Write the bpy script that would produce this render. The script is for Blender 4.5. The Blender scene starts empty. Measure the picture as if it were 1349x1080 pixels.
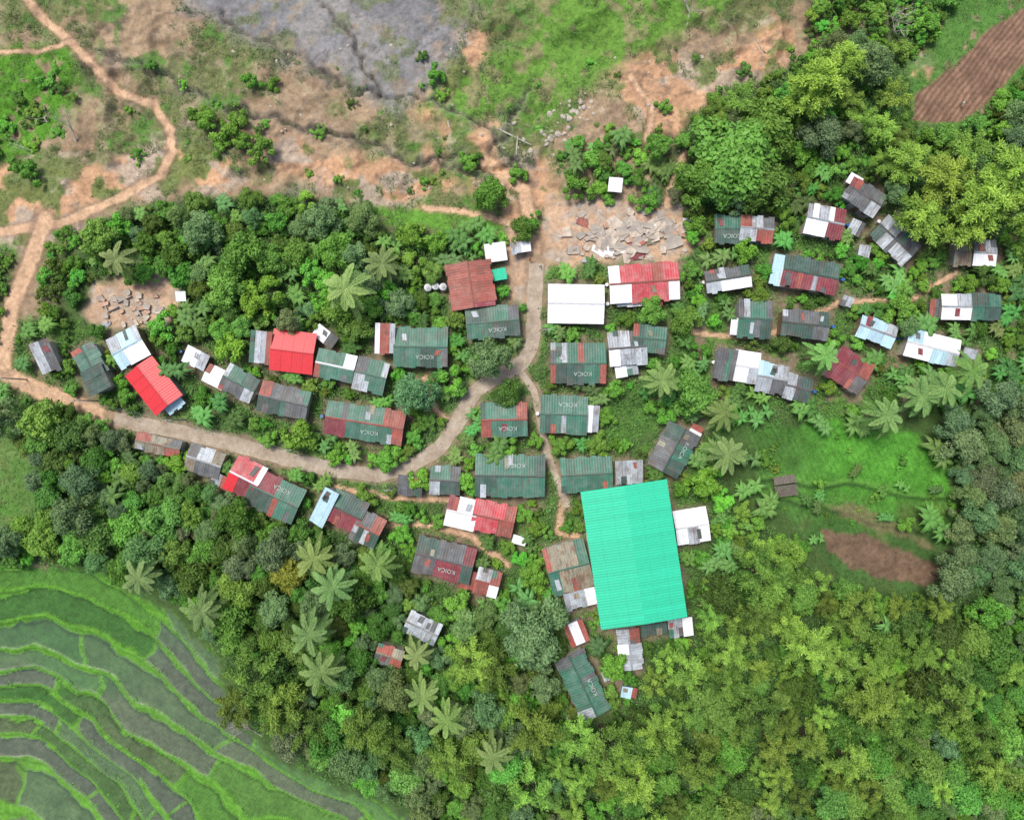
import bpy, math, random, re, bmesh
import numpy as np
from mathutils import Vector, Matrix, Euler
R=random.Random(5); NR=np.random.RandomState(11)
S=0.125; H=112.4; CX,CY=674.5,540.0
scene=bpy.context.scene; COL=scene.collection
def W(px,py,z=0.0):
    k=S*(H-z)/H; return ((px-CX)*k,(CY-py)*k)
# ---------- noise ----------
T=np.random.RandomState(7).rand(256,256)
def vn(x,y):
    xi=np.floor(x).astype(int); yi=np.floor(y).astype(int); fx=x-xi; fy=y-yi
    fx=fx*fx*(3-2*fx); fy=fy*fy*(3-2*fy)
    a=T[yi&255,xi&255]; b=T[yi&255,(xi+1)&255]; c=T[(yi+1)&255,xi&255]; d=T[(yi+1)&255,(xi+1)&255]
    return (a*(1-fx)+b*fx)*(1-fy)+(c*(1-fx)+d*fx)*fy
def fbm(x,y,o=4):
    s=0;a=.5;t=0
    for i in range(o):
        s=s+a*vn(x+17.3*i,y+9.1*i); t+=a; a*=.5; x=x*2.03; y=y*2.03
    return s/t
def ss(a,b,x):
    t=np.clip((x-a)/(b-a),0,1); return t*t*(3-2*t)
def pdist(pts,x,y):
    d=np.full(np.shape(x),1e9)
    for (x0,y0),(x1,y1) in zip(pts[:-1],pts[1:]):
        dx,dy=x1-x0,y1-y0; t=np.clip(((x-x0)*dx+(y-y0)*dy)/(dx*dx+dy*dy+1e-9),0,1)
        d=np.minimum(d,np.hypot(x-x0-t*dx,y-y0-t*dy))
    return d
def psd(poly,x,y):
    ins=np.zeros(np.shape(x),bool); n=len(poly)
    for i in range(n):
        x0,y0=poly[i]; x1,y1=poly[(i+1)%n]
        if y0==y1: continue
        c=((y0>y)!=(y1>y))&(x<(x1-x0)*(y-y0)/(y1-y0)+x0); ins^=c
    d=pdist(poly+[poly[0]],x,y); return np.where(ins,d,-d)
def pm(poly,x,y,soft=10,amp=30,sc=35):
    return ss(-soft,soft,psd(poly,x,y)+(fbm(x/sc,y/sc,4)-.5)*2*amp)
# ---------- layout (survey of the place, in survey units) ----------
ROAD=[(150,551),(190,560),(230,567),(300,583),(380,605),(440,619),(500,626),(545,612),(580,590),(604,555),(625,515),(655,497),(688,479),(702,455),(704,400),(707,347)]
LANE=[(686,490),(704,515),(711,550),(719,590),(733,630),(748,668)]
DIRT=[([(-60,470),(0,487),(60,517),(150,551)],11),([(20,-20),(50,20),(90,52),(125,90),(155,120),(200,138),(224,170),(228,200),(210,230),(160,260),(80,295),(-40,312)],5.2),
 ([(-20,68),(50,70),(95,55)],3.5),([(60,290),(40,345),(16,400),(5,480)],10),([(500,690),(560,690),(620,706),(668,742)],4),([(704,350),(700,300),(690,250),(640,215)],8),
 ([(830,100),(860,140),(850,190)],3.5),([(880,270),(885,230),(905,200)],4.5),([(740,660),(735,700),(760,705)],4),([(900,440),(1000,445),(1100,400),(1200,395),(1260,360)],3.),
 ([(440,640),(520,655),(620,660),(700,690)],3),([(560,500),(575,540),(600,560)],4),([(560,275),(640,285),(690,300)],4)]
CRACK=[[(290,20),(340,55),(420,92),(470,122),(520,132),(575,128)],[(250,120),(300,142),(370,160),(420,176),(500,190),(545,212),(600,205)],[(560,215),(640,225),(700,215)],[(700,120),(660,180),(640,230)],[(575,128),(640,175),(700,240)],[(120,70),(200,90),(260,130)],[(430,10),(470,60),(500,128)]]
P_TERR=[(-300,738),(0,742),(120,752),(215,800),(285,870),(305,940),(350,990),(430,1030),(510,1060),(560,1100),(620,1400),(-300,1400)]
P_GREY=[(235,-60),(560,-60),(630,10),(600,70),(560,125),(500,138),(450,118),(390,85),(310,45),(240,10)]
P_GREY2=[(360,232),(420,240),(430,262),(380,258)]
P_GRASS=[(720,-40),(960,-60),(930,30),(880,70),(810,95),(760,130),(680,165),(600,165),(560,140),(620,100),(680,60)]
P_OR=[[(-80,215),(110,205),(240,180),(330,200),(330,245),(240,262),(130,285),(60,330),(-80,330)],[(330,185),(470,195),(600,210),(640,250),(560,265),(420,265),(330,250)],
 [(590,175),(640,155),(720,200),(740,250),(720,330),(690,330),(670,290),(600,255)],[(800,70),(900,60),(1010,60),(1060,20),(1060,90),(960,115),(880,170),(850,160),(810,110)],
 [(1215,10),(1275,0),(1235,90),(1205,100)],[(560,60),(640,40),(620,130),(540,150)]]
P_OR2=[[(725,265),(900,262),(925,290),(905,335),(880,345),(720,350),(705,320)],[(120,372),(200,352),(235,380),(235,425),(150,432),(100,420)],[(668,300),(735,300),(735,345),(700,400),(665,395)]]
P_PLOW=[(1288,50),(1335,20),(1400,-20),(1400,40),(1330,105),(1290,148),(1245,166),(1202,160),(1206,125),(1250,95)]
P_CLEAR=[(985,570),(1060,558),(1110,560),(1180,570),(1245,590),(1256,650),(1250,745),(1222,785),(1165,775),(1095,768),(1075,720),(1050,690),(1010,670),(985,625)]
P_EARTH=[(1082,698),(1150,706),(1200,726),(1240,750),(1230,774),(1170,766),(1125,748),(1095,728)]
P_EARTH2=[(1075,662),(1120,684),(1200,712),(1245,730),(1180,688),(1130,668)]
P_GARD=[(805,525),(850,520),(862,560),(845,582),(800,575)]
P_TL=[(-80,60),(85,70),(100,120),(85,195),(-80,215)]
P_STRIP=[(480,268),(560,272),(660,290),(665,305),(600,306),(540,300),(490,300)]
P_LFIELD=[(-60,545),(20,560),(60,640),(70,700),(-60,720)]
P_VILL=[(560,330),(700,300),(900,250),(1120,220),(1400,290),(1400,540),(1100,545),(950,560),(930,700),(930,900),(720,960),(700,800),(500,800),(380,710),(150,600),(-40,520),(20,420),(200,420),(500,420)]
FOR=[
 ('A',[(130,290),(240,262),(330,258),(470,270),(500,300),(590,308),(640,318),(625,335),(585,345),(575,400),(500,432),(420,430),(330,438),(240,440),(205,436),(235,385),(215,355),(130,370),(105,330)],'bbbgffsn',(12,26)),
 ('L',[(1130,960),(1250,985),(1400,960),(1400,1130),(900,1130),(980,1060),(1080,1080)],'bbbbgm',(17,28)),
 ('B',[(-40,735),(0,700),(50,690),(40,600),(-20,545),(60,535),(170,575),(200,605),(300,665),(420,705),(520,725),(560,790),(660,800),(720,800),(735,870),(730,1120),(560,1120),(530,1055),(440,1020),(370,985),(320,940),(305,870),(250,800),(130,748)],'bbbbbbfggg',(13,28)),
 ('C',[(310,870),(420,900),(560,880),(620,850),(700,790),(740,950),(820,955),(860,860),(930,790),(1000,700),(1090,770),(1240,800),(1400,800),(1400,1130),(560,1130),(540,1060),(420,1015),(330,950)],'mmbbbbbf',(14,28)),
 ('D',[(1250,560),(1400,480),(1400,1100),(1230,800),(1265,740),(1270,640)],'ggbbb',(18,30)),
 ('E',[(880,275),(892,205),(905,165),(960,120),(1040,85),(1090,50),(1160,60),(1195,110),(1195,175),(1270,172),(1400,140),(1400,330),(1330,310),(1200,290),(1160,235),(1110,225),(1060,268),(940,285)],'bbgfms',(14,30)),
 ('I',[(930,600),(985,680),(1060,720),(1000,720),(930,800),(900,800),(940,700)],'bffn',(12,22)),
 ('J',[(1060,-40),(1300,-60),(1215,70),(1150,60),(1070,50)],'bffss',(11,22)),
 ('K',[(-60,360),(10,330),(25,420),(30,470),(-60,460)],'bss',(12,20)),
]
VSH=[P_VILL,[(730,190),(840,170),(900,200),(880,260),(760,265)],[(50,300),(130,290),(130,350),(70,420),(50,400)],[(1270,60),(1400,60),(1400,170),(1260,170)]]
TS=29.
def terr_r(x,y):
    r=np.hypot(x+50,y-1450)+(fbm(x/230,y/230,2)-.5)*170+(fbm(x/80+9,y/80,3)-.5)*34; return r+14*np.sin(r/41.+x/160.)
def hz(x,y):
    x=np.asarray(x,float); y=np.asarray(y,float)
    top=ss(300,225,y)*ss(1250,1000,x)
    z=(fbm(x/110,y/110,2)-.5)*.9
    rg=1-np.abs(fbm(x/55+3,y/55,4)*2-1); gr=ss(30,-20,psd(P_GREY,x,y))
    z=z+top*((fbm(x/170+5,y/170,3)-.5)*6+(rg-.7)*2.5*(.5+.5*gr)+(fbm(x/16,y/11+x/40,4)-.5)*.85*(.55+.45*gr))
    for c in CRACK:
        d=pdist(c,x+(fbm(x/18,y/18,3)-.5)*26,y+(fbm(x/18+40,y/18,3)-.5)*26); z=z-top*.9*np.exp(-(d/3.4)**2)
    cm=ss(0,20,psd(P_CLEAR,x,y)); z=z-cm*.35*ss(-3,3,y-(640+(x-1075)*.12)+(fbm(x/40,y/40,2)-.5)*20)-cm*.35*ss(-3,3,y-(668+(x-1075)*.25)+(fbm(x/40,y/40,2)-.5)*20)
    m=ss(-14,10,psd(P_TERR,x,y)); q=(terr_r(x,y)-700)/TS; q=np.minimum(q,0); fl=np.floor(q); fr=q-fl
    z=z*(1-m)+m*(.48*(fl+ss(.84,.93,fr))+.18*np.exp(-((fr-.97)/.04)**2)+.12*np.exp(-(fr/.04)**2))
    return z
def hz1(x,y): return float(hz(np.array([x]),np.array([y]))[0])
# ---------- houses ----------
HS="""60 470 26 42 -18 S4K6 mk
50 462 16 20 -18 G1 mk
116 476 44 34 62 G3D2
125 500 34 34 65 D1 mk
167 457 44 46 -28 S3B3S2/B2W3
201 508 66 45 52 R1
228 533 26 16 -38 B1 mk
257 472 32 24 27 W2S1 m
283 496 30 26 27 U1W3/W3
314 505 46 36 27 S1G2D3/K2S1
385 463 57 55 7 R1
343 457 28 42 7 G1S1U1 m
428 443 32 18 38 W1K1 mk
441 482 52 38 12 G3W1/G3
488 494 42 44 14 K2G2S1/S1G2
373 528 66 40 13 U1K4G1/D3K2
480 557 104 46 9 G6U2/M2G5U1 t
507 446 26 40 3 W1U1S1 m
554 457 71 52 1 G5/G3D2G1 tu
620 375 61 60 82 U1
649 424 70 42 -5 D2G3/G2D2 t
653 332 28 24 -8 W1 mk
686 325 26 14 -8 S1W1 mk
759 400 74 52 1 W1
849 372 92 50 -4 W1F4U1F2/W2F4W1
843 396 60 14 -4 S1W1F2 mk
762 479 73 54 0 G6/U1D3G2U1 t
827 458 50 46 -5 S2K2/W1S2 
856 446 44 36 6 D1G2 
826 488 30 16 -10 W1S1 mk
664 553 61 46 -1 G3U1/U1G3 t
743 546 62 52 2 G4/G4 t
781 552 16 36 3 W2S1 mk
672 627 92 56 1 G5D1/D2G4 t
586 633 40 40 3 G2K1/S1D2
540 640 32 28 5 K1D1 mk
773 625 68 46 -3 G4/G4
829 622 36 32 -3 S3 m
912 693 44 46 -9 W3/W1S1W1
749 748 56 66 -14 N4G1/G1N3
765 789 42 24 -14 S2W1 mk
760 834 26 32 -22 U1W1U1 m
830 856 54 32 84 U1S2/S1W1S1
897 827 32 26 -8 S2W1 mk
862 830 34 16 -8 D1 mk
768 903 88 42 65 G5/K1G4S1 t
801 887 16 22 -20 S1 mk
829 913 20 16 8 B1 mk
322 630 42 50 27 F3W1/R2M3
361 654 70 52 25 M2G2/D2G2 t
427 668 20 52 28 B1 m
455 674 48 46 26 G1D3/M1
484 697 36 44 26 K2U1/S2D1
207 586 60 24 12 U1N1K1/N2U1
268 608 48 36 18 K1S1N1/N1K2
290 634 26 18 24 S1U1 mk
608 676 40 42 13 U1W3/W2
650 683 56 42 12 F3U1/F2U1
585 738 78 50 14 D2K3M1/K2M2D1 t
616 764 20 26 14 U1 mk
642 768 32 36 15 S2U1/U1W1
684 712 18 12 15 W1 mk
556 828 46 30 25 S1/S1
512 865 36 26 18 U2N1/K1U1
962 301 40 38 1 G2/D2 t
998 301 44 34 5 U1S1K1/S1U1
1088 291 50 42 12 S1W1S1W1M2/W3M2
1129 299 18 18 25 S1K1 mk
1140 258 50 34 32 M1K2/K2S1
1127 237 18 14 30 W1 mk
1181 316 60 38 44 S2K2/D1S3
1140 330 15 15 8 S1 mk
1271 333 26 34 2 N2/N1
1299 333 30 34 2 K1S1/W2
1027 356 20 40 10 B1W1 m
1069 361 74 42 11 D4/M3S1M2
960 367 60 30 -9 K3D1/S1W2
995 420 44 50 3 S1G2K1/G2D1
971 430 16 22 3 W1 mk
1062 427 62 36 6 K3D1/D2K1
956 480 26 42 9 K2 m
984 483 34 42 9 W1/W2S1
1018 498 40 40 10 B1S1/S1K1
1052 511 34 34 14 S1K1D1
1121 488 50 46 32 M2U1/M2K1
1157 436 50 30 20 B2S1/B1
1117 397 14 14 20 S1 mk
1230 458 70 38 14 B1W3/W2B1S1
1279 466 18 14 14 S1 mk
1233 407 14 26 2 U1K1 mk
1262 404 40 34 1 W1S1/W2
1301 404 38 36 2 D1G1/G1D1
888 593 64 46 -62 K2D1/D1G1K1 t
916 571 22 18 -62 W1U1 mk
811 243 18 18 5 W1 mk
237 390 13 13 0 W1 mk
658 361 18 15 -10 T1 mk"""
CW=dict(G='weathered green',D='dark green',T='bright teal',R='bright red',U='rusty red',M='maroon',W='white',S='silver grey',B='pale blue',K='dark grey',N='rusty tan',F='faded red')
HL=[]
for l in HS.split('\n'):
    p=l.split(); HL.append((float(p[0]),float(p[1]),float(p[2]),float(p[3]),float(p[4]),p[5],p[6] if len(p)>6 else ''))
RECT=[(h[0],h[1],h[2]/2,h[3]/2,math.radians(h[4])) for h in HL]+[(835,730,92,58,math.radians(81.5)),(1035,640,18,16,0),(572,377,16,7,0)]
def hdist(x,y):
    d=np.full(np.shape(x),1e9)
    for cx,cy,a,b,t in RECT:
        dx=x-cx; dy=y-cy; u=np.abs(dx*math.cos(t)+dy*math.sin(t))-a; v=np.abs(-dx*math.sin(t)+dy*math.cos(t))-b
        d=np.minimum(d,np.hypot(np.maximum(u,0),np.maximum(v,0))+np.minimum(np.maximum(u,v),0))
    return d
# ---------- materials ----------
def newmat(name):
    m=bpy.data.materials.new(name); m.use_nodes=True; nt=m.node_tree; return m,nt,nt.nodes['Principled BSDF']
def nd(nt,t,ins=None,**kw):
    n=nt.nodes.new(t)
    for k,v in kw.items(): setattr(n,k,v)
    for k,v in (ins or {}).items():
        if isinstance(v,bpy.types.NodeSocket): nt.links.new(v,n.inputs[k])
        else: n.inputs[k].default_value=v
    return n
def mth(nt,op,a,b=0.0,c=None):
    i={0:a,1:b}
    if c is not None: i[2]=c
    return nd(nt,'ShaderNodeMath',i,operation=op).outputs[0]
def mix(nt,f,a,b,bt='MIX'):
    n=nd(nt,'ShaderNodeMix',data_type='RGBA',blend_type=bt)
    for i,v in ((0,f),(6,a),(7,b)):
        if isinstance(v,bpy.types.NodeSocket): nt.links.new(v,n.inputs[i])
        else: n.inputs[i].default_value=v if i==0 or len(v)==4 else (*v,1)
    return n.outputs[2]
def mr(nt,v,a,b,c=0.,d=1.):
    return nd(nt,'ShaderNodeMapRange',{0:v,1:a,2:b,3:c,4:d}).outputs[0]
def roofmat(name,base,rust,amt,rcol=(.16,.065,.03),rough=.5,fade=None,fa=0.,sv=None,rib=1.):
    m,nt,b=newmat(name)
    at=nd(nt,'ShaderNodeAttribute',attribute_name='rc'); sp=nd(nt,'ShaderNodeSeparateXYZ',{0:at.outputs['Vector']})
    oi=nd(nt,'ShaderNodeObjectInfo'); tc=nd(nt,'ShaderNodeTexCoord'); w=mth(nt,'MULTIPLY',oi.outputs['Random'],57.)
    n1=nd(nt,'ShaderNodeTexNoise',{'Vector':tc.outputs['Object'],'W':w,'Scale':.55,'Detail':7.,'Roughness':.7},noise_dimensions='4D')
    sc=nd(nt,'ShaderNodeCombineXYZ',{0:mth(nt,'MULTIPLY',sp.outputs[0],4.),1:mth(nt,'MULTIPLY',sp.outputs[1],.5),2:w})
    n2=nd(nt,'ShaderNodeTexNoise',{'Vector':sc.outputs[0],'Scale':1.,'Detail':4.,'Roughness':.6})
    n3=nd(nt,'ShaderNodeTexNoise',{'Vector':tc.outputs['Object'],'W':w,'Scale':3.5,'Detail':5.,'Roughness':.7},noise_dimensions='4D')
    n4=nd(nt,'ShaderNodeTexNoise',{'Vector':tc.outputs['Object'],'W':mth(nt,'ADD',w,9.),'Scale':.8,'Detail':6.,'Roughness':.65},noise_dimensions='4D')
    q=amt*.32 if sv is None else sv
    val=mr(nt,sp.outputs[2],0.,1.,1-q,1+q*.8)
    val=mth(nt,'MULTIPLY',val,mr(nt,n3.outputs[0],.3,.7,1-.25*(amt+.2),1+.22*(amt+.2)))
    row=mth(nt,'FRACT',mth(nt,'DIVIDE',sp.outputs[1],2.3)); val=mth(nt,'MULTIPLY',val,mr(nt,row,0.,.06,.85,1.))
    rb=mth(nt,'FRACT',mth(nt,'DIVIDE',sp.outputs[0],.42)); val=mth(nt,'MULTIPLY',val,mr(nt,rb,0.,.35,1-.16*rib,1.03))
    vc=nd(nt,'ShaderNodeCombineXYZ',{0:val,1:val,2:val}).outputs[0]
    c=base
    if fade: c=mix(nt,mth(nt,'MULTIPLY',mr(nt,n4.outputs[0],.42,.62),fa),c,fade)
    c=mix(nt,1.,c,vc,'MULTIPLY')
    s=mth(nt,'ADD',mth(nt,'MULTIPLY',n1.outputs[0],.6),mth(nt,'MULTIPLY',n2.outputs[0],.4))
    c=mix(nt,mr(nt,s,rust,rust+.09,0.,amt),c,rcol)
    c=mix(nt,mr(nt,n2.outputs[0],.5,.75,0.,.35*amt+.05),c,(.09,.08,.07))
    nt.links.new(c,b.inputs['Base Color']); b.inputs['Roughness'].default_value=rough
    sn=mth(nt,'SINE',mth(nt,'MULTIPLY',sp.outputs[0],2*math.pi/.42))
    bp=nd(nt,'ShaderNodeBump',{'Strength':.3*rib,'Distance':.05,'Height':sn}); nt.links.new(bp.outputs[0],b.inputs['Normal'])
    return m
FD=(.15,.21,.18)
RM=dict(G=roofmat('roof_green',(.035,.15,.10),.52,.6,(.12,.07,.05),.55,FD,.5),D=roofmat('roof_dark_green',(.032,.085,.066),.50,.6,(.09,.055,.04),.6,(.11,.14,.13),.6),
 T=roofmat('roof_teal',(.018,.50,.29),.8,.12,rough=.55,sv=.06,rib=.9),R=roofmat('roof_red',(.60,.025,.035),.64,.35,(.3,.06,.04),rough=.45,sv=.04,rib=.7),
 F=roofmat('roof_faded_red',(.48,.045,.06),.53,.5,(.26,.07,.06),rough=.55,fade=(.50,.22,.22),fa=.6,sv=.12),
 U=roofmat('roof_rust',(.33,.075,.055),.48,.7,(.15,.055,.04),.6,(.36,.18,.14),.5,sv=.15),M=roofmat('roof_maroon',(.20,.03,.042),.52,.55,(.09,.04,.035),.6,(.27,.12,.12),.5),
 W=roofmat('roof_white',(.78,.79,.82),.60,.4,(.42,.36,.30),sv=.07),S=roofmat('roof_silver',(.34,.38,.42),.50,.65,(.17,.12,.10),.5,(.50,.54,.58),.6),
 B=roofmat('roof_pale_blue',(.42,.62,.72),.57,.5,(.2,.17,.15)),K=roofmat('roof_dark_grey',(.09,.097,.105),.51,.65,(.12,.07,.055),.6,(.19,.21,.21),.5),
 N=roofmat('roof_tan',(.29,.24,.17),.49,.75,(.15,.07,.045),.6,(.20,.26,.20),.7))
def plain(name,c,rough=.8,sc=2.,var=.35,metal=0):
    m,nt,b=newmat(name); tc=nd(nt,'ShaderNodeTexCoord')
    n=nd(nt,'ShaderNodeTexNoise',{'Vector':tc.outputs['Object'],'Scale':sc,'Detail':6.,'Roughness':.65})
    v=mr(nt,n.outputs[0],.3,.7,1-var,1+var); vc=nd(nt,'ShaderNodeCombineXYZ',{0:v,1:v,2:v}).outputs[0]
    nt.links.new(mix(nt,1.,c,vc,'MULTIPLY'),b.inputs['Base Color']); b.inputs['Roughness'].default_value=rough; b.inputs['Metallic'].default_value=metal
    bp=nd(nt,'ShaderNodeBump',{'Strength':.4,'Distance':.05,'Height':n.outputs[0]}); nt.links.new(bp.outputs[0],b.inputs['Normal']); return m
M_wall=[plain('wall_plaster',(.42,.38,.32)),plain('wall_plywood',(.2,.13,.08)),plain('wall_block',(.28,.28,.27))]
M_door=plain('door_wood',(.12,.07,.04)); M_glass=plain('window_glass',(.03,.04,.05),.15,1,.1)
M_conc=plain('concrete',(.36,.32,.28),.9,.5,.25); M_bark=plain('bark',(.12,.09,.06)); M_pale=plain('dead_wood',(.42,.38,.33))
M_rock=plain('rock',(.42,.37,.32),.9,1.5,.3); M_slab=plain('broken_concrete',(.47,.40,.33),.9,1.2,.3); M_letter=plain('letter_paint',(.36,.43,.39),.7,4,.35)
M_tank=plain('tank_plastic',(.7,.72,.74),.4,1,.08); M_steel=plain('steel',(.25,.26,.27),.5,1,.2,.3); M_thatch=plain('old_timber',(.13,.11,.09),.9,4,.5)
M_pink=plain('brick_debris',(.44,.29,.21),.9,2,.35); M_blue=plain('drum_plastic',(.03,.12,.35),.4,1,.1)
def leafmat(name,dark,light,rough=.55):
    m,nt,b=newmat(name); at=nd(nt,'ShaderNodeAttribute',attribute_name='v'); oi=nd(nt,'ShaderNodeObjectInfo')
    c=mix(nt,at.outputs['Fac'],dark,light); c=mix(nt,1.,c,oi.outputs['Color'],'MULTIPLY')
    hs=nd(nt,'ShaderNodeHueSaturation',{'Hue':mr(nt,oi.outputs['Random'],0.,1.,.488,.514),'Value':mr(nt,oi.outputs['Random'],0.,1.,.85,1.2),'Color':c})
    nt.links.new(hs.outputs[0],b.inputs['Base Color']); b.inputs['Roughness'].default_value=rough
    b.inputs['Specular IOR Level'].default_value=.3
    tr=nd(nt,'ShaderNodeBsdfTranslucent',{'Color':hs.outputs[0]}); ms=nd(nt,'ShaderNodeMixShader',{0:.3,1:b.outputs[0],2:tr.outputs[0]})
    nt.links.new(ms.outputs[0],nt.nodes['Material Output'].inputs[0]); return m
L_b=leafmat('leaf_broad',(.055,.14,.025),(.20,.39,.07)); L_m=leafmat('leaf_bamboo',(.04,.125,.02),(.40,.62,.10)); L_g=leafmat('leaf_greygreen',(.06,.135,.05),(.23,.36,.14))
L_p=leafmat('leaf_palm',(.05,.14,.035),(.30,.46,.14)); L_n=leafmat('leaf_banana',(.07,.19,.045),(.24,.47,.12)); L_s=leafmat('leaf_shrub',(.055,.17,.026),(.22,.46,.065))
# ---------- mesh helpers ----------
def mkmesh(name,V,F,mats,midx=None,attrs=None):
    me=bpy.data.meshes.new(name)
    if isinstance(F,np.ndarray):
        n=len(F); k=F.shape[1]; me.vertices.add(len(V)); me.vertices.foreach_set('co',np.asarray(V,np.float32).ravel())
        me.loops.add(n*k); me.loops.foreach_set('vertex_index',F.astype(np.int32).ravel()); me.polygons.add(n)
        me.polygons.foreach_set('loop_start',np.arange(0,n*k,k,dtype=np.int32)); me.update(calc_edges=True)
    else: me.from_pydata([tuple(v) for v in V],[],F); me.update()
    for m in mats: me.materials.append(m)
    if midx is not None: me.polygons.foreach_set('material_index',np.asarray(midx,np.int32))
    for k,(t,a) in (attrs or {}).items():
        at=me.attributes.new(k,t,'POINT')
        at.data.foreach_set({'FLOAT':'value','FLOAT_VECTOR':'vector','FLOAT_COLOR':'color'}[t],np.asarray(a,np.float32).ravel())
    return me
def ob(name,data,loc=(0,0,0),rot=(0,0,0),parent=None,**p):
    o=bpy.data.objects.new(name,data); o.location=loc; o.rotation_euler=rot
    if parent is not None: o.parent=parent
    COL.objects.link(o)
    for k,v in p.items(): o[k]=v
    return o
class B:
    def __init__(s): s.V=[];s.F=[];s.M=[];s.A=[]
    def box(s,x0,x1,y0,y1,z0,z1,m=0):
        b=len(s.V); s.V+=[(x,y,z) for z in (z0,z1) for x,y in ((x0,y0),(x1,y0),(x1,y1),(x0,y1))]
        s.F+=[tuple(b+i for i in f) for f in ((3,2,1,0),(4,5,6,7),(0,1,5,4),(1,2,6,5),(2,3,7,6),(3,0,4,7))]; s.M+=[m]*6; s.A+=[(0,0,.5)]*8
    def hexa(s,top,t,m,attr):
        b=len(s.V); s.V+=[(x,y,z-t) for x,y,z in top]+list(top)
        s.F+=[tuple(b+i for i in f) for f in ((3,2,1,0),(4,5,6,7),(0,1,5,4),(1,2,6,5),(2,3,7,6),(3,0,4,7))]; s.M+=[m]*6; s.A+=attr+attr
    def tube(s,p0,p1,r0,r1,n=6,m=0):
        p0=Vector(p0);p1=Vector(p1);q=(p1-p0).to_track_quat('Z','Y'); b=len(s.V)
        for p,r in ((p0,r0),(p1,r1)):
            for i in range(n):
                a=2*math.pi*i/n; s.V.append(tuple(p+q@Vector((math.cos(a)*r,math.sin(a)*r,0))))
        s.F+=[(b+i,b+(i+1)%n,b+n+(i+1)%n,b+n+i) for i in range(n)]+[tuple(b+n+i for i in range(n)),tuple(b+n-1-i for i in range(n))]; s.M+=[m]*(n+2); s.A+=[(0,0,.5)]*(2*n)
    def mesh(s,name,mats,rc=False): return mkmesh(name,s.V,s.F,mats,s.M,{'rc':('FLOAT_VECTOR',s.A)} if rc else None)
def quads(P,Nn,A,L,Wd):
    Nn=Nn/np.linalg.norm(Nn,axis=1,keepdims=True); A=A-Nn*(A*Nn).sum(1,keepdims=True); A=A/(np.linalg.norm(A,axis=1,keepdims=True)+1e-9); Bv=np.cross(Nn,A)
    L=L[:,None];Wd=Wd[:,None]; V=np.stack([P-A*L,P+Bv*Wd,P+A*L,P-Bv*Wd],1).reshape(-1,3); F=np.arange(len(V)).reshape(-1,4); return V,F
def leafmesh(name,P,Nn,A,L,Wd,v,mat):
    V,F=quads(P,Nn,A,L,Wd); return mkmesh(name,V,F,[mat],None,{'v':('FLOAT',np.repeat(np.clip(v,0,1),4))})
def crown(seed,Rr,ht,nl,leaf,n,mat,asp=.5,lo=.13,hi=.2):
    r=np.random.RandomState(seed); a=r.rand(nl)*6.283; lobe3=1+.28*np.sin(a*3+seed)+.15*np.sin(a*5+seed*2); d=np.sqrt(r.rand(nl))*Rr*.8*np.clip(lobe3,.6,1.25); lr=Rr*(lo+hi*r.rand(nl)**1.5)
    C=np.stack([np.cos(a)*d,np.sin(a)*d,ht*(.95-.5*(d/Rr)**2)-lr*.6+r.randn(nl)*.4*Rr/3],1)
    w=lr**2; k=r.choice(nl,n,p=w/w.sum()); D=r.randn(n,3); D[:,2]=np.abs(D[:,2])*1.1-.4; D/=np.linalg.norm(D,axis=1,keepdims=True)
    P=C[k]+D*(lr[k]*(.55+.65*r.rand(n)))[:,None]
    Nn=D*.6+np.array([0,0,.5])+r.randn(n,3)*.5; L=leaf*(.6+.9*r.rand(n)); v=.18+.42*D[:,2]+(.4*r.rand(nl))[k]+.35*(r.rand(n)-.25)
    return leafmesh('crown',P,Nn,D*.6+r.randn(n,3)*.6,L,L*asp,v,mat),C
def trunkmesh(C,ht,r0,seed):
    b=B(); r=random.Random(seed); mid=(r.uniform(-.2,.2),r.uniform(-.2,.2),ht*.45); b.tube((0,0,-.6),mid,r0,r0*.7,8)
    for c in C[:9]:
        j=(mid[0]*.6+c[0]*.4,mid[1]*.6+c[1]*.4,mid[2]*.5+c[2]*.45); b.tube(mid,j,r0*.5,r0*.32,5); b.tube(j,tuple(c),r0*.32,r0*.1,5)
    return b.mesh('trunk',[M_bark])
VAR={}
def addv(key,c,t,h): VAR.setdefault(key,[]).append((c,t,h))
for i in range(7):
    c,C=crown(20+i,3.,5.,22+i*5,.19,5400,L_b,.5,.15,.22); addv('b',c,trunkmesh(C,5.,.2,i),5.)
for i in range(5):
    c,C=crown(40+i,3.,6.,30+i*5,.15,6000,L_g,.5,.15,.2); addv('g',c,trunkmesh(C,6.,.22,i),6.)
for i in range(5):
    c,C=crown(50+i,2.,3.,12+i*4,.18,2300,L_s,.5); addv('f',c,trunkmesh(C,3.,.12,i),3.)
for i in range(4):
    c,C=crown(60+i,1.6,1.5,9+i*2,.15,1500,L_s,.5); addv('s',c,None,1.5)
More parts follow.
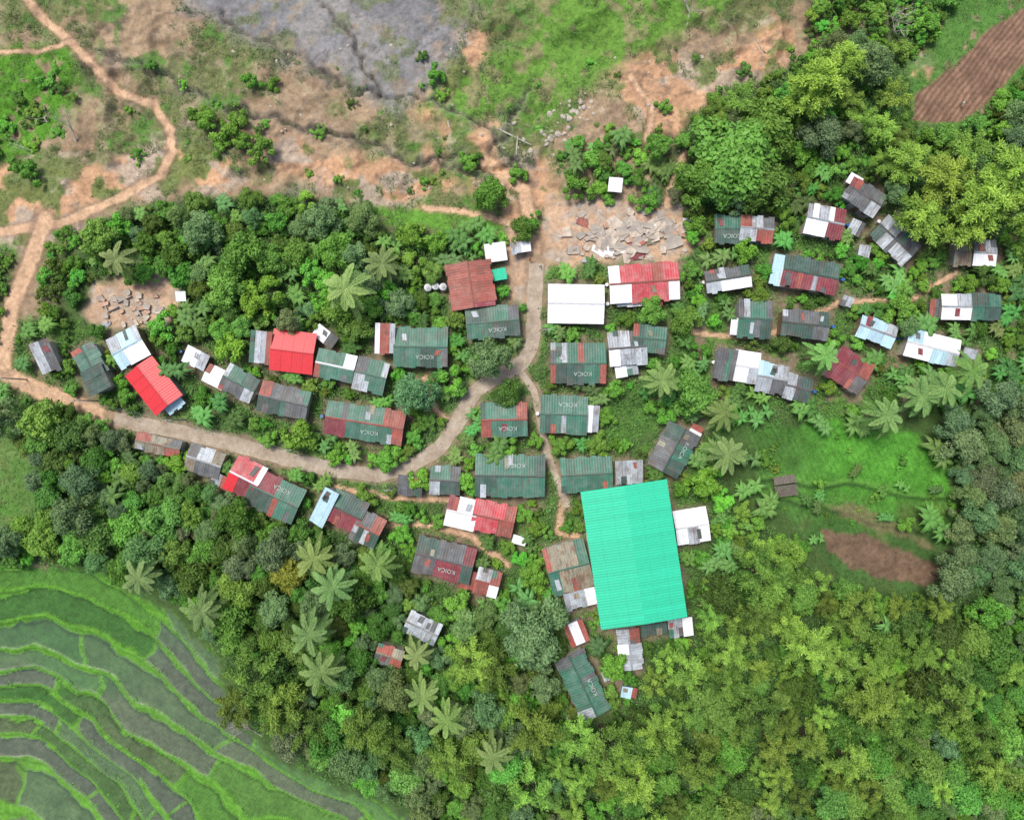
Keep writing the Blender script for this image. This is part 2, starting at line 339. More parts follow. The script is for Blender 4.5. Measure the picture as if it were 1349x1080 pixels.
def bamboo(seed,ncul):
    r=np.random.RandomState(seed); P=[];Nn=[];A=[];v=[];b=B()
    for i in range(ncul):
        a=i*2.39996+r.rand()*.7; rho=.4+3.3*math.sqrt((i+.5)/ncul)*(.6+.6*r.rand()); top=9.2-.5*rho-2.8*r.rand()
        dv=np.array([math.cos(a),math.sin(a),0]); base=dv*.5*r.rand()
        f=lambda t: base+dv*(rho*t**2.0)+np.array([0,0,1])*(top*np.sin(np.minimum(t,1)*1.75)/math.sin(1.571))
        pts=[f(t) for t in (0,.35,.6,.8,1.)]
        for p,q,w in zip(pts[:-1],pts[1:],(.06,.05,.035,.02)): b.tube(p,q,w,w*.75,4)
        n=260; t=.68+.4*r.rand(n); Q=np.array([f(x) for x in t]); ns=11; sa=r.rand(ns)*6.283; sl_=.5+.6*r.rand(ns); kk=r.randint(0,ns,n); u=r.rand(n)**.6*sl_[kk]*.85
        off=np.stack([np.cos(sa[kk])*u,np.sin(sa[kk])*u,-.45*u*u+.16*r.randn(n)],1)+r.randn(n,3)*.13; P.append(Q+off); Nn.append(np.array([0,0,1.])+r.randn(n,3)*.5)
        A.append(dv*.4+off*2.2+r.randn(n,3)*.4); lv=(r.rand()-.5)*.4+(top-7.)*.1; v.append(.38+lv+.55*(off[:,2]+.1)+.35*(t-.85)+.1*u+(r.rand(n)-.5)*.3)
    P=np.concatenate(P);n=len(P)
    return leafmesh('foliage',P,np.concatenate(Nn),np.concatenate(A),.18+.13*r.rand(n),.055+.035*r.rand(n),np.concatenate(v),L_m),b.mesh('culm',[M_bark])
for i in range(6): c,t=bamboo(80+i,14+i*2); addv('m',c,t,8.)
def palm(seed,nf=19,fl=3.1):
    r=np.random.RandomState(seed); P=[];Nn=[];A=[];L=[];v=[]; ht=7.
    for i in range(nf):
        a=i*2.39996+r.rand()*.35; up=.75-.95*(i/nf); ln=fl*(.7+.4*r.rand()); dv=np.array([math.cos(a),math.sin(a),0]); sd=np.array([-dv[1],dv[0],0]); n=46
        t=np.linspace(.04,1,n); cv=(r.rand()-.5)*.5; ctr=dv*(t*ln)[:,None]+sd*(cv*t*t*ln*.5)[:,None]+np.array([0,0,1])*((up*t-(.55+.5*(i/nf))*t*t)*ln)[:,None]+np.array([0,0,ht])
        tg=np.gradient(ctr,axis=0); tg/=np.linalg.norm(tg,axis=1,keepdims=True)
        w=.62*np.sin(np.clip(t*.93+.07,0,1)*3.1)**.6+.03; br=(r.rand()-.5)*.4
        for s in (-1,1):
            ax=sd*s+tg*.75+np.array([0,0,-.25])+r.randn(n,3)*.1; ax/=np.linalg.norm(ax,axis=1,keepdims=True)
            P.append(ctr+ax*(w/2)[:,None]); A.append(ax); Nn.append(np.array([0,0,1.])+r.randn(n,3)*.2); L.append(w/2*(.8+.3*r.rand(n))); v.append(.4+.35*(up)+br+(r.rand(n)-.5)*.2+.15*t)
        P.append(ctr);A.append(tg);Nn.append(np.tile([0,0,1.],(n,1)));L.append(np.full(n,.06));v.append(np.full(n,.9))
    P=np.concatenate(P);L=np.concatenate(L)
    b=B(); pr=(0,0,-.6)
    for k in range(1,6):
        q=(.15*math.sin(k*.7+seed),.12*k/5,ht*k/5); b.tube(pr,q,.17-.012*k,.16-.012*k,8); pr=q
    return leafmesh('crown',P,np.concatenate(Nn),np.concatenate(A),L,np.full(len(P),.05),np.concatenate(v),L_p),b.mesh('trunk',[M_bark])
for i in range(4): c,t=palm(90+i,16+i*2); addv('p',c,t,7.)
def banana(seed):
    r=np.random.RandomState(seed); V=[];F=[];v=[];b=B()
    for k in range(3):
        bx,by=r.randn(2)*.7; h=2.2+r.rand(); b.tube((bx,by,-.3),(bx,by,h),.13,.09,6)
        for i in range(8):
            a=i*2.4+r.rand(); ln=1.5+.7*r.rand(); dv=np.array([math.cos(a),math.sin(a),0]); sd=np.array([-dv[1],dv[0],0]); s0=len(V); m=8; bri=r.rand()*.4
            for j in range(m):
                t=j/(m-1); c=np.array([bx,by,h])+dv*ln*t+np.array([0,0,(.9*t-1.15*t*t)*ln]); w=.30*math.sin(min(1,t*1.02+.08)*3.05)**.7+.02
                V+= [c-sd*w-np.array([0,0,.12]),c,c+sd*w-np.array([0,0,.12])]; v+=[.2+bri,.6,.25+bri]
            for j in range(m-1):
                for q in (0,1): F.append((s0+j*3+q,s0+j*3+q+1,s0+j*3+q+4,s0+j*3+q+3))
    return mkmesh('foliage',V,F,[L_n],None,{'v':('FLOAT',v)}),b.mesh('stem',[M_bark])
for i in range(4): c,t=banana(100+i); addv('n',c,t,2.8)
# ---------- world, sun, camera ----------
w=bpy.data.worlds.new('World'); scene.world=w; w.use_nodes=True; nt=w.node_tree
sky=nt.nodes.new('ShaderNodeTexSky'); sky.sky_type='NISHITA'; sky.sun_disc=False; dv=Vector((-.30,.34,1.)).normalized()
sky.sun_elevation=math.asin(dv.z); sky.sun_rotation=math.atan2(dv.x,dv.y); sky.air_density=1.; sky.dust_density=4.
nt.links.new(sky.outputs[0],nt.nodes['Background'].inputs[0]); nt.nodes['Background'].inputs[1].default_value=.15
sl=bpy.data.lights.new('sun','SUN'); sl.energy=3.1; sl.angle=math.radians(18); sl.color=(1,.96,.88)
so=ob('sun',sl,(0,0,60)); so.rotation_euler=(-dv).to_track_quat('-Z','Y').to_euler()
cam=bpy.data.cameras.new('camera'); cam.sensor_width=36; cam.lens=36*H/(1349*S); cam.clip_end=3000; co=ob('camera',cam,(0,0,H)); scene.camera=co
scene.view_settings.view_transform='Standard'; scene.view_settings.look='None'; scene.view_settings.exposure=0
# ---------- ground ----------
def groundcol(x,y):
    f1=fbm(x/40,y/40,5); f2=fbm(x/12+30,y/12,4); f3=fbm(x/100+60,y/100,4)
    def lerp(c,d,m): return c*(1-m[:,None])+np.array(d)*m[:,None]
    c=np.tile(np.array([.31,.225,.145]),(len(x),1)); wet=np.zeros(len(x))
    c=c*(.72+.56*f1[:,None])
    c=lerp(c,(.135,.165,.06),ss(.42,.55,f3+(f2-.5)*.35)*.9); c=lerp(c,(.42,.33,.23),ss(.54,.66,f2)*.45)
    c=lerp(c,(.085,.2,.035),ss(.53,.6,f3*.6+.4*f1)*ss(.42,.52,f2)*.9)
    for p in P_OR:
        m=pm(p,x,y,14,44,48); cc=np.array([.49,.295,.175])*(.70+.6*f1[:,None]); g=ss(.54,.61,fbm(x/32+80,y/32,5))
        cc=lerp(cc,(.40,.35,.29),ss(.5,.6,fbm(x/40+11,y/26+50,5))*.75); cc=lerp(cc,(.125,.18,.05),g*.9); c=c*(1-m[:,None])+cc*m[:,None]
    rl=ss(.03,.0,np.abs(fbm(x/66+4,y/36+9,5)-.5)); c=lerp(c,(.15,.12,.09),rl*.6)
    rl=ss(.02,.0,np.abs(fbm(x/26+14,y/16+3,4)-.5)); c=lerp(c,(.20,.165,.12),rl*.35)
    for p,a in ((P_GREY,42),(P_GREY2,16)):
        m=pm(p,x,y,24,a,45)*.93; cc=np.array([.185,.19,.205])*(.62+.76*fbm(x/40+y/60,y/14+x/30,5))[:,None]; cc=lerp(cc,(.30,.285,.27),ss(.5,.63,f1)*.55); cc=lerp(cc,(.075,.075,.08),ss(.024,0,np.abs(fbm(x/55+1,y/32+x/70,5)-.5))*.65)
        cc=lerp(cc,(.27,.205,.145),ss(.53,.62,.6*f3+.4*f2)*.65); cc=lerp(cc,(.13,.17,.06),ss(.57,.64,fbm(x/30+5,y/30+70,4))*.6); c=c*(1-m[:,None])+cc*m[:,None]
    m=pm(P_GRASS,x,y,14,34,45); cc=lerp(np.tile(np.array([.12,.245,.04]),(len(x),1)),(.26,.205,.125),ss(.53,.62,f2*.6+f1*.4)*.7); c=c*(1-m[:,None])+cc*m[:,None]
    m=pm(P_TL,x,y,12,30,35); c=lerp(c,(.095,.25,.025),m*ss(.36,.48,f2))
    for k in CRACK:
        d=pdist(k,x+(fbm(x/18,y/18,3)-.5)*26,y+(fbm(x/18+40,y/18,3)-.5)*26); tp=ss(300,225,y); c=lerp(c,(.22,.20,.18),np.exp(-(d/6.5)**2)*.5*tp); c=lerp(c,(.065,.06,.055),np.exp(-(d/2.4)**2)*.8*tp)
    lowr=ss(300,345,y+(f1-.5)*40)*ss(40,90,x+(f1-.5)*40); c=lerp(c,(.06,.11,.03),lowr)
    c=lerp(c,(.085,.2,.04),ss(1180,1230,x+(f1-.5)*80)*ss(260,200,y)*ss(.36,.5,f2+.1))
    fl=np.zeros(len(x))
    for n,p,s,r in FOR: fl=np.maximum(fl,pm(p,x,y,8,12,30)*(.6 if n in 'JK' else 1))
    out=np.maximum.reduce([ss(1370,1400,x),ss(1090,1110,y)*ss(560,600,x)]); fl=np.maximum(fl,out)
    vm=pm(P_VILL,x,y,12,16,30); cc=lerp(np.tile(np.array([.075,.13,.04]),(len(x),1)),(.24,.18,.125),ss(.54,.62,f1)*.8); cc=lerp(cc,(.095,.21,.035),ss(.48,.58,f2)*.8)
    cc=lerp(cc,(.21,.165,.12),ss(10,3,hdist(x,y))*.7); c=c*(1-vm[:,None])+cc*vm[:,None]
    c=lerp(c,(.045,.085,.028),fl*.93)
    c=lerp(c,(.12,.28,.04),pm(P_STRIP,x,y,5,10,25)*ss(.3,.45,f2))
    for p in P_OR2:
        m=pm(p,x,y,7,12,25); cc=np.array([.47,.32,.215])*(.7+.6*f1[:,None]); cc=lerp(cc,(.38,.32,.26),ss(.5,.6,f2)*.8); c=c*(1-m[:,None])+cc*m[:,None]
    m=pm(P_CLEAR,x,y,8,24,30); br=ss(990,1180,x-.35*(y-600)+f1*80)*ss(720,640,y); cc=lerp(np.tile(np.array([.065,.145,.035]),(len(x),1)),(.09,.295,.035),br); cc=cc*(.72+.56*f2)[:,None]*(.75+.5*f3)[:,None]
    cc=lerp(cc,(.12,.135,.05),ss(.47,.6,f1)*.6*ss(640,690,y)); rw=.5+.5*np.sin((x*.9-y*.43)*.95); cc=cc*(.82+.3*rw*ss(.48,.54,fbm(x/50+7,y/50,2)))[:,None]
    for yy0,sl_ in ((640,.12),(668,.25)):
        e=y-(yy0+(x-1075)*sl_)+(fbm(x/40,y/40,2)-.5)*20; cc=lerp(cc,(.03,.07,.02),np.exp(-(e/3.)**2)*.75); cc=lerp(cc,(.12,.27,.05),np.exp(-((e+6)/3.)**2)*.6)  # step shading put into the ground colour: dark drop, lighter lip above
    c=c*(1-m[:,None])+cc*m[:,None]
    for p in (P_GARD,P_LFIELD): m=pm(p,x,y,6,10,30); c=lerp(c,(.08,.19,.035),m*(.7+.3*f2))
    c=lerp(c,(.17,.14,.075),pm(P_EARTH2,x,y,4,6,20)*.75); m=pm(P_EARTH,x,y,3,9,16); c=c*(1-m[:,None])+np.array([.15,.10,.065])*(.6+.8*f2)[:,None]*m[:,None]
    m=pm(P_PLOW,x,y,3,5,20); fr=.5+.5*np.sin((x*.80+y*.60)*.92+f1*9); cc=np.array([.215,.13,.088])*(.65+.5*fr*(.5+f2))[:,None]*(.7+.6*f2)[:,None]; c=c*(1-m[:,None])+cc*m[:,None]
    for p,wd in DIRT:
        d=pdist(p,x+(f2-.5)*5,y+(f1-.5)*9)+(f2-.5)*3; c=lerp(c,(.20,.13,.085),ss(wd*2.3,wd,d)*.6); m=ss(wd*1.2,wd*.75,d); cc=np.array([.53,.35,.225])*(.78+.44*f2)[:,None]; c=c*(1-m[:,None])+cc*m[:,None]*1.
    for p,wd in ((ROAD,16),(LANE,8)): c=lerp(c,(.28,.21,.14),ss(wd,wd*.6,pdist(p,x+(f2-.5)*14,y))*.8)
    m=ss(-6,6,psd(P_TERR,x,y)+(f2-.5)*20); q=np.minimum((terr_r(x,y)-700)/TS,0); fl2=np.floor(q); fr=q-fl2
    ang=np.arctan2(y-1450,x+50)+(fbm(x/60,y/60,2)-.5)*.12; A5=ang*3.+T[(fl2.astype(int)*3)&255,5]*3; cell=np.floor(A5); hsh=T[(fl2.astype(int)*7)&255,(cell.astype(int)*13)&255]; wfr=A5-cell
    cc=lerp(np.tile(np.array([.05,.135,.032]),(len(x),1)),(.095,.125,.065),ss(.40,.75,hsh*.5+.5*ss(790,1000,y+(f3-.5)*200+x*.1))); cc=lerp(cc,(.085,.22,.035),ss(.72,.8,T[(fl2.astype(int)*11)&255,(cell.astype(int)*5)&255])*.7); wt=ss(.35,.6,hsh)*.85; cc=lerp(cc,(.07,.085,.06),ss(.55,.75,hsh)*.5)
    dots=.5+.5*np.sin(x*1.55+y*.25)*np.sin(y*1.55-x*.25); cc=cc*(.80+.34*dots)[:,None]*(.75+.5*fbm(x/14,y/14,4))[:,None]
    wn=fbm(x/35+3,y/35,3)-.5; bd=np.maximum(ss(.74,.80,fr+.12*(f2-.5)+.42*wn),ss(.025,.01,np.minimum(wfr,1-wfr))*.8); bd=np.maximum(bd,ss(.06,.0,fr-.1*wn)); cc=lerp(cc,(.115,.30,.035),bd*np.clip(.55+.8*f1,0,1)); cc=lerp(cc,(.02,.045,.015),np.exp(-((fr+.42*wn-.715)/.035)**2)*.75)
    c=c*(1-m[:,None])+cc*m[:,None]; wet=wt*m*(1-bd)
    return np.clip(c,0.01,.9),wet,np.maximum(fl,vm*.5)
dx=np.concatenate([-np.geomspace(900,95,16),np.arange(-93,93.1,.3),np.geomspace(95,900,16)]); dy=np.concatenate([-np.geomspace(900,78,16),np.arange(-76,76.1,.3),np.geomspace(78,900,16)])
GX,GY=np.meshgrid(dx,dy); gx=GX.ravel(); gy=GY.ravel(); Z=hz(gx/S+CX,CY-gy/S); k=H/(H-Z); PX=gx/S*k+CX; PY=CY-gy/S*k
Z=hz(PX,PY); farm=ss(76,140,np.hypot(gx,gy)-15); Z=Z*(1-farm)
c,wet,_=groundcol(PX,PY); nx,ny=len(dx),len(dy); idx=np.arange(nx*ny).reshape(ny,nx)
F=np.stack([idx[:-1,:-1],idx[:-1,1:],idx[1:,1:],idx[1:,:-1]],-1).reshape(-1,4)
m,nt,b=newmat('ground_soil'); at=nd(nt,'ShaderNodeAttribute',attribute_name='gc'); tc=nd(nt,'ShaderNodeTexCoord')
n1=nd(nt,'ShaderNodeTexNoise',{'Vector':tc.outputs['Object'],'Scale':1.3,'Detail':9.,'Roughness':.75}); n2=nd(nt,'ShaderNodeTexNoise',{'Vector':tc.outputs['Object'],'Scale':.35,'Detail':5.,'Roughness':.6})
v=mth(nt,'MULTIPLY',mr(nt,n1.outputs[0],.3,.7,.62,1.38),mr(nt,n2.outputs[0],.3,.7,.9,1.1)); vc=nd(nt,'ShaderNodeCombineXYZ',{0:v,1:v,2:v}).outputs[0]
nt.links.new(mix(nt,1.,at.outputs['Color'],vc,'MULTIPLY'),b.inputs['Base Color']); nt.links.new(mr(nt,at.outputs['Alpha'],0.,.7,.95,.18),b.inputs['Roughness'])
bp=nd(nt,'ShaderNodeBump',{'Strength':mr(nt,at.outputs['Alpha'],0.,.5,.8,.1),'Distance':.22,'Height':n1.outputs[0]}); nt.links.new(bp.outputs[0],b.inputs['Normal']); nt.links.new(mr(nt,at.outputs['Alpha'],0.,.7,.25,.9),b.inputs['Specular IOR Level'])
me=mkmesh('ground',np.stack([gx,gy,Z],1),F,[m],None,{'gc':('FLOAT_COLOR',np.concatenate([c,wet[:,None]],1))}); me.shade_smooth()
ob('ground',me,kind='structure')
# ---------- roads ----------
def dens(p,st=3.):
    o=[]
    for (a,b),(c2,d) in zip(p[:-1],p[1:]):
        n=max(2,int(math.hypot(c2-a,d-b)/st))
        o+=[(a+(c2-a)*i/n,b+(d-b)*i/n) for i in range(n)]
    o.append(p[-1]); o=np.array(o,float)
    for _ in range(10):
        o[1:-1]=(o[:-2]+o[1:-1]*2+o[2:])/4
    return o
def road(name,p,wd,mat,dz=.08):
    o=dens(p); tg=np.gradient(o,axis=0); tg/=np.linalg.norm(tg,axis=1,keepdims=True); nn=np.stack([-tg[:,1],tg[:,0]],1); V=[];F=[]
    for i,(c3,n3) in enumerate(zip(o,nn)):
        e=1+.2*(vn(np.array([i*.31]),np.array([3.]))[0]-.5)
        for j,u in enumerate((-1,-1,-.5,0,.5,1,1)):
            q=c3+n3*u*wd/2*e; z=hz1(*q)+(dz if 0<j<6 else -.3); V.append((*W(q[0],q[1],z),z))
        if i: s=(i-1)*7; F+=[(s+j,s+7+j,s+8+j,s+1+j) for j in range(6)]
    return ob(name,mkmesh(name,V,F,[mat]),kind='structure')
M_road,nt,b=newmat('road_concrete'); tc=nd(nt,'ShaderNodeTexCoord'); n1=nd(nt,'ShaderNodeTexNoise',{'Vector':tc.outputs['Object'],'Scale':.5,'Detail':9.,'Roughness':.7}); n2=nd(nt,'ShaderNodeTexNoise',{'Vector':tc.outputs['Object'],'Scale':5.,'Detail':4.})
cc=mix(nt,mr(nt,n1.outputs[0],.35,.65),(.27,.21,.155),(.45,.385,.31)); v=mr(nt,n2.outputs[0],.3,.7,.85,1.15); cc=mix(nt,1.,cc,nd(nt,'ShaderNodeCombineXYZ',{0:v,1:v,2:v}).outputs[0],'MULTIPLY')
nt.links.new(cc,b.inputs['Base Color']); b.inputs['Roughness'].default_value=.9
road('road',ROAD,19,M_road); road('footpath',LANE,9,M_road,.07)
# ---------- houses ----------
def parse(s):
    L=[(a,float(n)) for a,n in re.findall(r'([A-Z])(\d)',s)]; t=sum(n for _,n in L); o=[];x=0
    for a,n in L: o.append((x/t,(x+n)/t,a)); x+=n
    return o
cu=bpy.data.curves.new('t','FONT'); cu.body='KOICA'; cu.size=1.; cu.align_x='CENTER'; cu.align_y='CENTER'; cu.extrude=.01; t=bpy.data.objects.new('t',cu); COL.objects.link(t)
bpy.context.view_layer.update(); LET=bpy.data.meshes.new_from_object(t.evaluated_get(bpy.context.evaluated_depsgraph_get())); bpy.data.objects.remove(t); LET.materials.clear(); LET.materials.append(M_letter)
for hi,(cx,cy,wp,hp,an,seg,fl) in enumerate(HL):
    r=random.Random(hi*7+1); zg=hz1(cx,cy); small=wp*hp<900; shed='k' in fl; mono='m' in fl
    ev=1.7 if small else 2.5; ev+=r.uniform(-.1,.4); pit=math.tan(math.radians(r.uniform(7,12))); zt=zg+ev+.4; kk=S*(H-zt)/H; w_=wp*kk; h_=hp*kk
    X,Y=W(cx,cy,zt); parts=seg.split('/'); A=parse(parts[0]); Bs=parse(parts[-1])
    codes=''.join(sorted(sorted(set(q[2] for q in A+Bs)),key=lambda k:-sum(q[1]-q[0] for q in A+Bs if q[2]==k)))[:2]
    nearr=float(pdist(ROAD,np.array([cx]),np.array([cy]))[0])<48
    kind='shed' if shed else 'house'; lab=f"{'small shed' if shed else 'village house'} with "+' and '.join(CW[k] for k in codes)+' roof'+(' beside lane' if nearr else (' among trees' if not shed else ' between houses'))
    root=ob(kind,None,(X,Y,zg),(0,0,-math.radians(an)),label=lab,category=kind); root['group']='metal roofed village houses' if not shed else 'small village sheds'
    b=B(); mats=list(RM.values()); ki={k:i for i,k in enumerate(RM)}; rid=ev+(h_ if mono else h_/2)*pit
    def strips(sg,sgn):
        nloc=max(2,round(w_/.85)); sw=w_/nloc
        for i in range(nloc):
            u=(i+.5)/nloc; code=[q[2] for q in sg if q[0]<=u<=q[1]+1e-6][0]; clean=code in 'TRW'
            if not clean and r.random()<.05: code=r.choice('SUKDGDK' if code in 'GDKS' else 'UMU')
            x0=-w_/2+i*sw-.03; x1=x0+sw+.06; j=r.uniform(-.2,.2) if not clean else 0; j2=j+r.uniform(-.05,.05); dz=.035*(i%2)
            ysp=[0.,1.]
            if not clean and r.random()<.15: ysp=[0.,r.uniform(.35,.65),1.]
            Ln=(h_ if mono else h_/2)+j
            for a_,b_ in zip(ysp[:-1],ysp[1:]):
                l0=Ln*a_; l1=Ln*b_+(.1 if b_<1 else 0); dzz=dz+(.03 if a_==0 and len(ysp)>2 else 0); f=(lambda l:h_/2-l) if mono else (lambda l:sgn*l)
                cd=code if a_==0 or r.random()<.6 else r.choice('SUGKND')
                top=[(x0,f(l0),rid-l0*pit+dzz),(x1,f(l0),rid-l0*pit+dzz),(x1,f(l1),rid-l1*pit+dzz),(x0,f(l1),rid-l1*pit+dzz)]; rv=r.random(); at_=[(x0+50,l0,rv),(x1+50,l0,rv),(x1+50,l1,rv),(x0+50,l1,rv)]
                if f(l1)<f(l0): top=top[::-1]; at_=at_[::-1]
                b.hexa(top,.03,ki[cd],at_)
    strips(A,1)
    if not mono: strips(Bs,-1)
    if not (set(codes)&set('TR')) and 'W1'!=seg:
        for _ in range(r.choice([0,1,1,2]) if not small else r.choice([0,0,1])):
            code=r.choice('SKUNKDSMS'); px0=r.uniform(-w_/2,w_/2-1.4); l0=r.uniform(.2,h_*.2); ln=r.uniform(.8,min(2.2,h_*.3)); sg=1 if mono else r.choice((1,-1)); sk=r.uniform(-.35,.35)
            base=h_/2 if mono else 0; f=(lambda y:(base-y)) if mono else (lambda y:abs(y)); ya=base-l0 if mono else sg*l0; yb=ya-ln if (mono or sg<0) else ya+ln; wd=r.uniform(.5,.95)
            top=[(px0,ya,rid-f(ya)*pit+.1),(px0+wd,ya,rid-f(ya)*pit+.1),(px0+wd+sk,yb,rid-f(yb)*pit+.1),(px0+sk,yb,rid-f(yb)*pit+.1)]; rv=r.random(); at_=[(px0,0,rv),(px0+.85,0,rv),(px0+.85,ln,rv),(px0,ln,rv)]
            if yb<ya: top=top[::-1]; at_=at_[::-1]
            b.hexa(top,.03,ki[code],at_)
    ob('roof',b.mesh('roof',mats,True),parent=root)
    iw,ih=w_/2-.35,h_/2-.35; wm=M_wall[hi%3]; b=B()
    zs=[ev+.35*pit-.12]*2+[rid-.35*pit-.12]*2 if mono else [ev+.35*pit-.12]*4
    tops=[(-iw,-ih,zs[0]),(iw,-ih,zs[1]),(iw,ih,zs[2]),(-iw,ih,zs[3])]
    b.V=[(x,y,-.9) for x,y,_ in tops]+tops; b.F=[(0,1,5,4),(1,2,6,5),(2,3,7,6),(3,0,4,7)]; b.M=[0]*4
    if not mono:
        b.V+=[(-iw,0,rid-.12),(iw,0,rid-.12)]; b.F+=[(7,4,8),(5,6,9)]; b.M+=[0]*2
    ob('wall',b.mesh('wall',[wm]),parent=root)
    b=B(); b.box(-.42,.42,-ih-.05,-ih-.003,.02,min(1.9,ev-.2)); ob('door',b.mesh('door',[M_door]),(r.uniform(-.3,.3)*iw,0,0),parent=root)
    if not small:
        for sx in (-.6,.65):
            b=B(); b.box(-.4,.4,-ih-.04,-ih-.003,1.,1.9); ob('window',b.mesh('window',[M_glass]),(sx*iw,0,0),parent=root)
        if not mono:
            b=B(); cc=A[len(A)//2][2]; b.hexa([(-w_/2,-.16,rid-.16*pit+.07),(w_/2,-.16,rid-.16*pit+.07),(w_/2,0,rid+.085),(-w_/2,0,rid+.085)],.03,0,[(0,0,.3)]*4); b.hexa([(-w_/2,0,rid+.085),(w_/2,0,rid+.085),(w_/2,.16,rid-.16*pit+.07),(-w_/2,.16,rid-.16*pit+.07)],.03,0,[(0,0,.6)]*4)
            ob('ridge_cap',b.mesh('ridge_cap',[RM[cc]],True),parent=root)
    if 't' in fl:
        th=math.atan(pit); sg=1 if hi%2 else -1; yy=sg*h_*.25; q=Matrix.Rotation(th*(-sg),4,'X')@Matrix.Rotation(math.pi,4,'Z')
        o=ob('roof_lettering',LET,(w_*.08,yy,rid-abs(yy)*pit+.14),q.to_euler(),root); o.scale=(.95,.95,1)
    if not shed and r.random()<.55:
        a=r.choice((-1,1)); dxp=(wp/2+4)*a; px_=cx+dxp*math.cos(math.radians(an)); py_=cy+dxp*math.sin(math.radians(an))
        if float(hdist(np.array([px_]),np.array([py_]))[0])>2:
            z=hz1(px_,py_); xx,yy=W(px_,py_,z+.5); b=B(); b.tube((0,0,0),(0,0,.88),.3,.3,14); b.tube((0,0,.88),(0,0,.93),.26,.26,14)
            o=ob('water_drum',b.mesh('water_drum',[r.choice([M_blue,M_blue,M_tank])]),(xx,yy,z),label='plastic water drum standing beside a house wall',category='drum'); o['group']='water drums beside houses'
# covered court
zg=hz1(835,730); zt=zg+6.6; kk=S*(H-zt)/H; X,Y=W(835,730,zt); root=ob('covered_court',None,(X,Y,zg),(0,0,-math.radians(81.5)),label='large open-sided covered court with bright teal metal roof',category='building')
w_,h_=183*kk,115*kk; b=B(); rid=7.1; pit=.06; n=30; sw=w_/n
for sg in (1,-1):
    for i in range(n):
        x0=-w_/2+i*sw-.02; x1=x0+sw+.04; dz=.02*(i%2); ln=h_/2; zz=rid-ln*pit; top=[(x0,0,rid+dz),(x1,0,rid+dz),(x1,sg*ln,zz+dz),(x0,sg*ln,zz+dz)]; rv=R.random(); at_=[(x0,0.2,rv),(x1,0.2,rv),(x1,ln,rv),(x0,ln,rv)]
        if sg<0: top=top[::-1]; at_=at_[::-1]
        b.hexa(top,.04,0,at_)
ob('roof',b.mesh('roof',[RM['T']],True),parent=root)
for ip in range(6):
    for sg in (1,-1):
        b=B(); b.box(-.2,.2,-.2,.2,-.6,rid-(h_/2-.8)*pit-.12); ob('column',b.mesh('column',[M_conc]),(-w_/2+.8+ip*(w_-1.6)/5,sg*(h_/2-.8),0),parent=root)
    b=B()
    for sg in (1,-1): b.tube((0,sg*(h_/2-.8),rid-(h_/2-.8)*pit-.25),(0,0,rid-.3),.08,.08); b.tube((0,sg*(h_/2-.8),rid-(h_/2-.8)*pit-.6),(0,0,rid-(h_/2-.8)*pit-.6),.07,.07)
    ob('roof_truss',b.mesh('roof_truss',[M_steel]),(-w_/2+.8+ip*(w_-1.6)/5,0,0),parent=root)
b=B(); b.box(-w_/2+.5,w_/2-.5,-h_/2+.4,h_/2-.4,-.5,.12); ob('floor_slab',b.mesh('floor_slab',[M_conc]),parent=root)
for i,(x,y) in enumerate(((563,378),(573,376),(583,377))):
    zg=hz1(x,y); X,Y=W(x,y,zg+2); root=ob('water_tank',None,(X,Y,zg),label='round white plastic water tank beside rusty roofed house',category='tank'); root['group']='white water tanks'
    b=B(); b.tube((0,0,0),(0,0,1.5),.6,.6,20); b.tube((0,0,1.5),(0,0,1.8),.6,.25,20); ob('tank_body',b.mesh('tank_body',[M_tank]),parent=root); b=B(); b.tube((0,0,1.8),(0,0,1.9),.26,.26,14); ob('tank_lid',b.mesh('tank_lid',[M_steel]),parent=root)
zg=hz1(1035,640); X,Y=W(1035,640,zg+1.5); root=ob('field_hut',None,(X,Y,zg),(0,0,.15),label='old open timber field hut standing in a green garden',category='hut'); b=B()
for i in range(7): b.hexa([(-1.9,-1.6+i*.26,1.6),(1.8,-1.7+i*.26,1.6),(1.8,-1.48+i*.26,1.62),(-1.9,-1.38+i*.26,1.62)],.06,0,[(0,0,.5)]*4)
b.hexa([(-1.9,.4,1.7),(1.9,.35,1.7),(1.6,1.7,1.35),(-1.7,1.6,1.35)],.06,0,[(0,0,.5)]*4)
ob('roof',b.mesh('roof',[M_thatch]),parent=root)
for x,y in ((-1.6,-1.4),(1.5,-1.4),(1.4,1.3),(-1.5,1.3)):
    b=B(); b.tube((x,y,-.2),(x,y,1.5),.07,.06); ob('post',b.mesh('post',[M_thatch]),parent=root)
# ---------- rocks, rubble ----------
def rockmesh(seed):
    r=np.random.RandomState(seed); bm=bmesh.new(); bmesh.ops.create_icosphere(bm,subdivisions=2,radius=1)
    pl=[(Vector(r.randn(3)).normalized(),.55+.3*r.rand()) for _ in range(9)]
    for v in bm.verts:
        for n,dd in pl:
            e=v.co.dot(n)-dd
            if e>0: v.co-=n*e
        v.co.z*=.6
    me=bpy.data.meshes.new('rock'); bm.to_mesh(me); bm.free(); me.materials.append(M_rock); return me
RKM=[rockmesh(i) for i in range(5)]
def rock(x,y,s):
    z=hz1(x,y); X,Y=W(x,y,z); o=ob('boulder',R.choice(RKM),(X,Y,z+.05*s),(0,0,R.uniform(0,6)),label='pale angular boulder lying on bare eroded slope',category='rock'); o.scale=(s*R.uniform(.8,1.3),s,s*R.uniform(.7,1.1)); o['group']='boulders on the eroded slope'
for _ in range(50):
    t=R.random(); rock(700+t*80+R.gauss(0,10),195-t*60+R.gauss(0,9),R.uniform(.15,.6))
for _ in range(55): rock(R.uniform(735,905),R.uniform(265,345),R.uniform(.15,.55))
